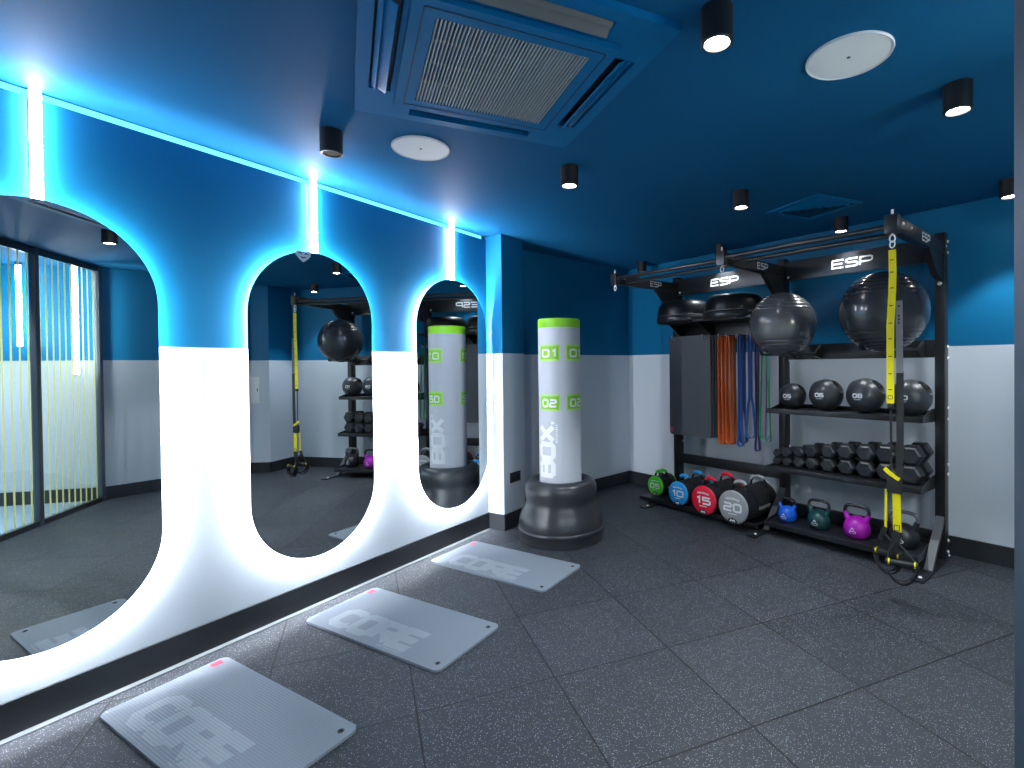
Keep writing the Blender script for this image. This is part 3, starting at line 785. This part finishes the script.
for tier in (0, 1):
    for i, (s, r) in enumerate(zip(SD, RD)):
        L = .17 + .016 * i
        z = .549 + r if tier == 0 else .549 + r + 2 * r + .001
        ds = 0 if tier == 0 else (-.004 if i % 2 else .003)
        dumbbell(s + ds, z, r, L, '%s black hex dumbbell in the %s row of the dumbbell shelf' % (ORD[i], 'lower' if tier == 0 else 'upper'),
                 'hex dumbbells on the middle shelf')

# kettlebells
def kettlebell(s, d, r, m, mh, label, rz=0., hw=None):
    e = rkt('kettlebell', s, d, .108, label, 'kettlebell', 'kettlebells on the bottom shelf', rz)
    b = MB()
    prof = [(0, 0), (r * .62, 0), (r * .72, .004)]
    for k in range(1, 26):
        t = -rad(46) + (PI / 2 + rad(46)) * k / 25
        prof.append((max(0.0, r * math.cos(t)), r * .72 + r * math.sin(t)))
    prof[-1] = (0, prof[-1][1])
    b.lathe(prof, 40)
    # horns
    w = hw or r * .92
    for sg in (-1, 1):
        b.tube([(sg * r * .58, 0, r * 1.20), (sg * w * .86, 0, r * 1.62), (sg * w * .98, 0, r * 1.95)], [r * .30, r * .21, r * .17], 14)
    b.build('body', m, e, smooth=50)
    b = MB()
    top = r * 2.55; pts = []
    for k in range(25):
        t = PI * k / 24
        x = math.cos(t); y = math.sin(t)
        pts.append((w * 1.0 * math.copysign(abs(x) ** .55, x), 0, r * 1.93 + (top - r * 1.93) * abs(y) ** .55))
    b.tube(pts, r * .135, 12); b.build('handle', mh, e, smooth=60)
    b = MB()
    def onk(u, v):
        q = Vector((u / r, -1, v / r)).normalized() * (r * 1.003); q.z += r * .72; return q
    b.ribbon(_r(-.022, -.024, .022, -.006, .004), .0045, onk, True, step=.006)
    b.ribbon([(-.012, .004), (0, .018), (.012, .004)], .005, onk, step=.006)
    b.flat('print', M_WHITE, e)
    return e
M_KB = mat('blue_vinyl', (.01, .13, .72), .35, coat=.3); M_KT = mat('dark_teal_vinyl', (.004, .055, .06), .35, coat=.3)
M_KM = mat('magenta_vinyl', (.46, .01, .46), .35, coat=.3); M_KK = mat('black_vinyl', (.012, .013, .015), .35, coat=.3)
M_HB = mat('black_enamel_handle', (.05, .052, .058), .3, metal=.8)
kettlebell(2.135, .43, .072, M_KB, M_HB, 'small blue kettlebell at the left end of bottom shelf')
kettlebell(2.388, .43, .084, M_KT, M_HB, 'dark teal kettlebell on bottom shelf between blue and magenta ones')
kettlebell(2.662, .43, .090, M_KM, M_HB, 'magenta kettlebell with dark handle on bottom shelf')
kettlebell(2.955, .40, .094, M_KK, M_STEEL, 'black kettlebell behind the hanging strap handles on bottom shelf', hw=.085)

# weight bags
def weight_bag(s, d, r, L, m, mh, txt, label):
    z = .062 + r
    e = rkt('weight_bag', s, d, z, label, 'weight bag', 'numbered weight bags on the low shelf')
    Ry = Matrix.Rotation(PI / 2, 4, 'X')    # z axis -> -y (front)
    b = MB(); b.lathe([(0, -L + .012), (r * .9, -L + .012), (r * .985, -L * .94), (r * .96, -L * .75), (r * .985, -L * .5), (r * .96, -L * .25), (r * .985, -L * .06), (r * .9, -.010), (0, -.010)], 48, mtx=Ry); b.build('body', M_RUB, e, smooth=60)
    for nm, y, sg in (('front_disc', 0, 1), ('rear_disc', -L, -1)):
        b = MB(); b.lathe([(0, y + sg * .004), (r * .86, y + sg * .003), (r * .97, y - sg * .002), (r, y - sg * .008), (r * .97, y - sg * .016), (0, y - sg * .016)], 48, mtx=Ry); o = b.build(nm, m, e, smooth=40)
        if sg == 1: fd = o
    ff = lambda u, v: Vector((u, -.0052, v))
    b = MB(); wd = r * 1.12
    text(b, txt, -wd / 2, -r * .22, wd, r * .44, r * .125, ff, gap=.3, step=.02)
    for k in range(9):
        b.ribbon([(-r * .46 + k * r * .105, r * .47 - .0 + r * .05 * math.sin(k * .39)), (-r * .39 + k * r * .105, r * .47 + r * .05 * math.sin(k * .39 + .2))], r * (.13 if k % 3 else .10), ff)
    b.ribbon([(-r * .3, -r * .40), (r * .3, -r * .40)], r * .05, ff)
    b.flat('number', M_WHITE, fd)
    b = MB(); n = 18; pts = [(r * .34 * math.cos(PI * k / n), -.0052, -r * .93 + r * .30 * math.sin(PI * k / n)) for k in range(n + 1)]
    vs = [b.b.verts.new(p) for p in pts]; b.b.faces.new(vs); b.flat('badge', M_BLACK2, fd)
    b = MB(); ff2 = lambda u, v: Vector((u, -.0060, v))
    b.ribbon([(-r * .17, -r * .86), (-r * .09, -r * .74), (0, -r * .82), (r * .09, -r * .74), (r * .17, -r * .86)], r * .07, ff2); b.flat('badge_mark', M_WHITE, fd)
    # grips on top
    for yy in (.09 * L / .5 + .03, L - .10):
        b = MB(); a = r * .55
        pts = [(-a, yy, r * .78), (-a * .85, yy, r * 1.10), (-a * .5, yy, r * 1.34), (0, yy, r * 1.40), (a * .5, yy, r * 1.34), (a * .85, yy, r * 1.10), (a, yy, r * .78)]
        b.tube(pts, .006, None, flat=(.028, .004, (0, 1, 0))); b.build('strap', M_STRAPB, e)
        b = MB(); b.tube([(-a * .68, yy, r * 1.25), (-a * .5, yy, r * 1.35), (0, yy, r * 1.415), (a * .5, yy, r * 1.35), (a * .68, yy, r * 1.25)], .016, 12); b.build('grip', mh, e, smooth=60)
    # side webbing
    b = MB(); b.tube([(r * .99 * math.cos(rad(t)), L * .5, r * .99 * math.sin(rad(t))) for t in range(-70, 90, 8)], 0, None, flat=(L * .34, .004, (0, 1, 0))); b.build('side_panel', M_STRAPB, e)
    b = MB(); b.bar((r * 1.03, L * .33, -r * .12), (r * 1.03, L * .68, -r * .12), .008, .022); b.build('side_handle', M_STRAPG, e)
    return e
G1 = mat('green_vinyl', (.09, .68, .03), .4); B1 = mat('sky_blue_vinyl', (.02, .36, .85), .4); R1m = mat('red_vinyl', (.80, .012, .05), .4); S1 = mat('silver_grey_disc', (.36, .37, .38), .45)
weight_bag(.77, .46, .100, .235, G1, G1, '05', 'smallest weight bag with green disc numbered 05, at left end of row')
weight_bag(1.145, .58, .112, .42, B1, B1, '10', 'weight bag with blue disc numbered 10, between green and red')
weight_bag(1.485, .66, .128, .48, R1m, R1m, '15', 'weight bag with red disc numbered 15, between blue and grey')
weight_bag(1.80, .70, .139, .52, S1, S1, '20', 'largest weight bag with grey disc numbered 20, by the middle upright')

# half-dome balance trainers on the tray
def dome(s, d, r, label, z=1.802):
    e = rkt('balance_dome', s, d, z, label, 'balance trainer', 'black balance domes on the top tray')
    b = MB(); b.lathe([(0, 0), (r * .98, 0), (r, .012), (r, .045), (r * .97, .055), (0, .055)], 56); b.build('platform', M_BLACK2, e, smooth=40)
    b = MB(); pr = []
    for k in range(25):
        t = PI / 2 * k / 24
        pr.append((r * .965 * math.cos(t) ** .26 if k < 24 else 0, .05 + .16 * math.sin(t) ** .9))
    b.lathe(pr, 56); b.build('dome', M_RUBG, e, smooth=60)
    b = MB(); b.lathe([(r * .945, .056), (r * .975, .056), (r * .975, .066), (r * .945, .070)], 56); b.build('ring', M_GREYP, e, smooth=40)
    return e
M_RUBG = mat('glossy_black_rubber', (.007, .008, .010), .34, spec=.4)
dome(1.075, .37, .262, 'black balance dome on the top tray of the rack, left end')
dome(1.622, .37, .268, 'black balance dome on the top tray of the rack, nearer the silver ball')

# mats hanging from the pegs
HM = ['front grey exercise mat of the hanging stack on the pegs', 'second hanging exercise mat, just behind the front one', 'third hanging exercise mat in the stack on the pegs', 'hanging exercise mat at the back of the stack, nearest the wall']
for k in range(4):
    d = .405 - k * .03
    e = rkt('hanging_mat', 1.16 + .012 * k, d, 1.185, HM[k], 'mat', 'exercise mats hanging on the rack')
    b = MB(); w, hh = .475, .965
    b.prism([(x, 0, y) for x, y in rounded(w, hh, .03)], (0, .012, 0), [[(x, 0, y) for x, y in circ(sx * .175 - .012 * k, hh / 2 - .026, .0125)] for sx in (-1, 1)])
    b.build('foam_sheet', M_MATDK, e, smooth=30)
    b = MB(); b.box((-w / 2 + .028, -.001, -hh / 2 + .05), (.032, .0015, .04)); b.build('tag', M_RED, e, smooth=0)
    for sx in (-1, 1):
        b = MB(); b.lathe([(.0115, -.001), (.018, -.001), (.018, .001), (.0115, .001)], 18, mtx=Matrix.Translation((sx * .175 - .012 * k, -.0005, hh / 2 - .026)) @ Matrix.Rotation(PI / 2, 4, 'X')); b.build('eyelet', M_CHROME, e)

# resistance bands looped over the pegs
def band(s, d, zb, half, w, th, m, label, group, wob=0., neck=None):
    e0 = MB(); zt = 1.642 + .0085 + th / 2; pts = []
    # closed loop: up the right strand, over the peg, down the left, round the bottom
    n = 26; rt_ = .0085 + th / 2
    for k in range(n + 1):
        z = zb + half + (1.642 - zb - half) * k / n; f = k / n
        x = half * (1 - f) ** .5 * .9 + rt_ * f + wob * math.sin(f * 7) * (1 - f)
        if neck: x = rt_ + (half - rt_) * max(0, 1 - f / neck) ** .6 + wob * math.sin(f * 9) * (1 - f)
        pts.append((max(x, .003 + th), z))
    top = [(rt_ * math.cos(t), 1.642 + rt_ * math.sin(t)) for t in [PI * k / 8 for k in range(1, 8)]]
    left = [(-max(x - 2 * wob * math.sin(j * .2) * .3, .003 + th), z) for j, (x, z) in enumerate(pts)][::-1]
    hb = left[-1][0]
    bot = [(pts[0][0] * math.sin(t), zb + half - half * math.cos(t)) for t in [-PI / 2 + PI * k / 10 for k in range(1, 10)]]
    loop = pts + top + left + bot
    o = e0
    o.tube([(x, 0, z) for x, z in loop], 0, None, True, flat=(w, th, (0, 1, 0)))
    ob = o.build('resistance_band', m, smooth=50)
    ob.location = rk(s, d, 0); ob.rotation_euler = (0, 0, RA)
    return tag(ob, label, 'band', group)
M_OR = mat('orange_latex', (.78, .17, .03), .45); M_BL = mat('blue_latex', (.018, .06, .26), .4); M_BL2 = mat('mid_blue_latex', (.05, .15, .48), .4)
M_PU = mat('dark_purple_latex', (.055, .045, .16), .45); M_GN = mat('green_latex', (.02, .42, .12), .45); M_LV = mat('lavender_latex', (.20, .20, .36), .45)
ob_g = 'looped latex bands hanging on pegs'
band(1.505, .395, .665, .024, .045, .0055, M_OR, 'orange looped band hanging in front on the first band peg', ob_g, .003)
band(1.505, .335, .655, .020, .045, .0055, M_OR, 'orange looped band hanging behind on the first band peg', ob_g, -.003)
band(1.585, .395, .675, .026, .045, .0055, M_OR, 'orange looped band in front on the second peg, nearest the blue bands', ob_g, -.003)
band(1.585, .335, .662, .022, .045, .0055, M_OR, 'orange looped band behind on the second peg from the mats', ob_g, .003)
band(1.695, .395, .662, .026, .035, .005, M_BL2, 'long narrow blue looped band hanging next to orange bands', ob_g, .002, .12)
band(1.695, .34, .685, .030, .040, .005, M_BL, 'dark blue looped band behind the long narrow blue one', ob_g, -.002, .3)
band(1.79, .39, .745, .042, .035, .005, M_BL2, 'blue looped band with a wide open lower end', ob_g, .002, .35)
band(1.857, .395, .640, .020, .030, .005, M_PU, 'dark purple looped band hanging lowest beside the green ones', ob_g, .002, .1)
band(1.93, .40, .745, .046, .022, .0045, M_GN, 'green looped band hanging at the right end of the pegs', ob_g, .003, .9)
band(1.93, .35, .720, .026, .020, .0045, M_LV, 'lavender looped band hanging inside the green one', ob_g, -.003, .35)

# suspension trainer hanging from the right eye bolt
TR = rkt('suspension_trainer', 3.12, 1.165, 0, 'yellow and black suspension strap trainer hanging from the right rack arm', 'suspension trainer')
def strap(name, pts, w, m, th=.003, up=(1, 0, 0)):
    b = MB(); b.tube(pts, 0, None, flat=(w, th, up)); return b.build(name, m, TR, smooth=50)
b = MB(); ring = [(.013 * math.cos(t), .005 * math.sin(t), 2.070 + .020 * math.sin(t)) for t in [2 * PI * k / 20 for k in range(20)]]
b.tube(ring, .004, 6, True); b.build('carabiner', M_BOLT, TR)
strap('anchor_loop', [(0, 0, 2.054), (0, -.002, 2.04), (0, 0, 2.02)], .030, M_STRAPB, .008)
ys = strap('yellow_strap', [(0, -.004, 2.038), (.002, -.004, 1.90), (.0, -.005, 1.80), (-.004, -.006, 1.72), (-.010, -.008, 1.60), (-.010, -.008, 1.40), (-.010, -.008, 1.16)], .038, M_YELLOW, .004)
b = MB()
for z in (1.98, 1.91, 1.82, 1.72, 1.62, 1.53, 1.43, 1.33, 1.24): b.box((-.0 if z > 1.8 else -.010 * min(1, (1.8 - z) / .2), -.011, z), (.018, .0012, .005))
b.ribbon(_r(-.021, 1.185, .001, 1.205, .003), .003, lambda u, v: Vector((u, -.0112, v)), True)
b.build('strap_print', M_STRAPB, ys, smooth=0)
strap('black_strap', [(.008, .002, 1.90), (.022, .0, 1.86), (.018, 0, 1.80), (.024, 0, 1.76), (.031, 0, 1.73)], .024, M_STRAPB, .005)
strap('grey_strap', [(.032, -.002, 1.745), (.034, -.002, 1.50), (.036, -.002, 1.335)], .034, M_STRAPG, .004)
b = MB()
for z in (1.715, 1.66, 1.64, 1.62): b.box((.033, -.0055, z), (.008, .001, .012))
b.build('care_print', M_STRAPB, TR, smooth=0)
strap('black_strap', [(.036, -.001, 1.345), (.036, -.002, .95), (.030, -.004, .70)], .036, M_STRAPB, .004)
strap('black_strap', [(-.010, 0, 1.16), (-.010, 0, .95), (-.010, 0, .66)], .012, M_STRAPB, .004)
b = MB(); b.box((-.010, -.004, 1.145), (.03, .02, .03), .003); b.build('buckle', M_STRAPB, TR)
# locking knots
strap('yellow_tab', [(-.040, -.016, .785), (-.018, -.02, .765), (.004, -.016, .748)], .022, M_YELLOW, .006, (0, 0, 1))
strap('yellow_tab', [(.004, -.016, .748), (.020, -.02, .738), (.036, -.016, .728)], .020, M_YELLOW, .006, (0, 0, 1))
b = MB(); b.box((.008, -.004, .69), (.075, .026, .09), .008); b.build('buckle', M_STRAPB, TR)
strap('yellow_strap', [(.018, -.006, .655), (.020, -.006, .55), (.022, -.006, .42)], .040, M_YELLOW, .008)
strap('yellow_strap', [(-.036, .0, .66), (-.038, .0, .55), (-.040, .0, .43)], .012, M_YELLOW, .005)
b = MB(); b.ribbon(_r(.008, .435, .034, .465, .002), .004, lambda u, v: Vector((u, -.0115, v)), True); b.build('strap_print', M_STRAPB, TR, smooth=0)
# two handles with webbing triangles and foot cradles
def grip(cx, cy, cz, ang, top):
    dx, dy = math.cos(ang) * .062, math.sin(ang) * .062
    a, c = Vector((cx - dx, cy - dy, cz)), Vector((cx + dx, cy + dy, cz))
    b = MB(); b.cyl(a, c, .0155, seg=16); h_ = b.build('handle', M_RUB, TR)
    for p, q in ((a, -1), (c, 1)):
        b = MB(); dv = (c - a).normalized() * q; b.cyl(p - dv * .004, p + dv * .004, .0185, seg=16); b.build('end_ring', M_YELLOW, h_)
        b = MB(); b.cyl(p + dv * .004, p + dv * .014, .017, seg=16); b.build('end_cap', M_RUB, h_)
    t = Vector(top)
    for p, q in ((a, -1), (c, 1)):
        pe = p + (c - a).normalized() * q * .012
        strap('handle_web', [t, t.lerp(pe, .5) + Vector((q * .006, 0, 0)), pe], .024, M_STRAPB, .005, (0, 1, 0) if abs(dx) > abs(dy) else (1, 0, 0))
    # foot cradle loop below
    ct = Vector((cx, cy, cz)); pts = []
    ex = (c - a).normalized()
    for k in range(21):
        th = PI * k / 20
        pts.append(ct + ex * (.070 * math.cos(th)) + Vector((0, -.02 * math.sin(th), -.012 - .085 * math.sin(th))))
    strap('foot_loop', pts, .036, M_STRAPB, .005, (ex.y, -ex.x, .3))
    pts = [ct + ex * (.074 * math.cos(PI * k / 20)) + Vector((0, .01, -.012 - .112 * math.sin(PI * k / 20))) for k in range(21)]
    strap('foot_loop', pts, .030, M_STRAPB, .006, (ex.y, -ex.x, .1))
strap('black_strap', [(.022, -.006, .43), (.012, -.01, .36), (.0, -.012, .30)], .045, M_STRAPB, .012)
strap('black_strap', [(-.040, 0, .44), (-.055, .0, .40), (-.07, .0, .36)], .026, M_STRAPB, .010)
grip(.050, -.03, .262, rad(16), (.015, -.01, .375))
grip(-.035, .02, .285, rad(-10), (-.045, 0, .40))

# ------------------------------------------------------------------ added fill lamps that brighten the hall, modelled as downlights, out of frame
for k, (t, off) in enumerate(((1.0, 1.3), (2.6, 1.3))):
    p = PA + pd * t + pn * off
    e = empty('downlight', (p.x, p.y, ZC), 0, 'added black cylinder fill lamp in the hall behind the glass, %s' % ('nearer the hall wall' if k == 0 else 'nearer the doorway'), 'downlight', 'added hall fill lamps')
    b = MB(); b.lathe([(0, 0), (.05, 0), (.05, -.105), (.047, -.108), (.040, -.108), (.038, -.098), (0, -.098)], 32); b.build('housing', M_LAMP, e)
    b = MB(); b.cyl((0, 0, -.0975), (0, 0, -.1015), .036, seg=28); b.build('lens', M_LENS, e)
    spot(e, (0, 0, -.112), 190, 160)

# ------------------------------------------------------------------ world and view
w = bpy.data.worlds.new('world'); SC.world = w; w.use_nodes = True
w.node_tree.nodes['Background'].inputs[0].default_value = (.02, .03, .04, 1); w.node_tree.nodes['Background'].inputs[1].default_value = .3
vs = SC.view_settings
vs.view_transform = 'Standard'; vs.look = 'None'; vs.exposure = 0.0; vs.gamma = 1.0; vs.use_curve_mapping = False
SC.cycles.use_denoising = True
SC.cycles.max_bounces = 10; SC.cycles.diffuse_bounces = 5; SC.cycles.glossy_bounces = 5; SC.cycles.transparent_max_bounces = 12
SC.cycles.caustics_reflective = False; SC.cycles.caustics_refractive = False
SC.cycles.sample_clamp_indirect = 6
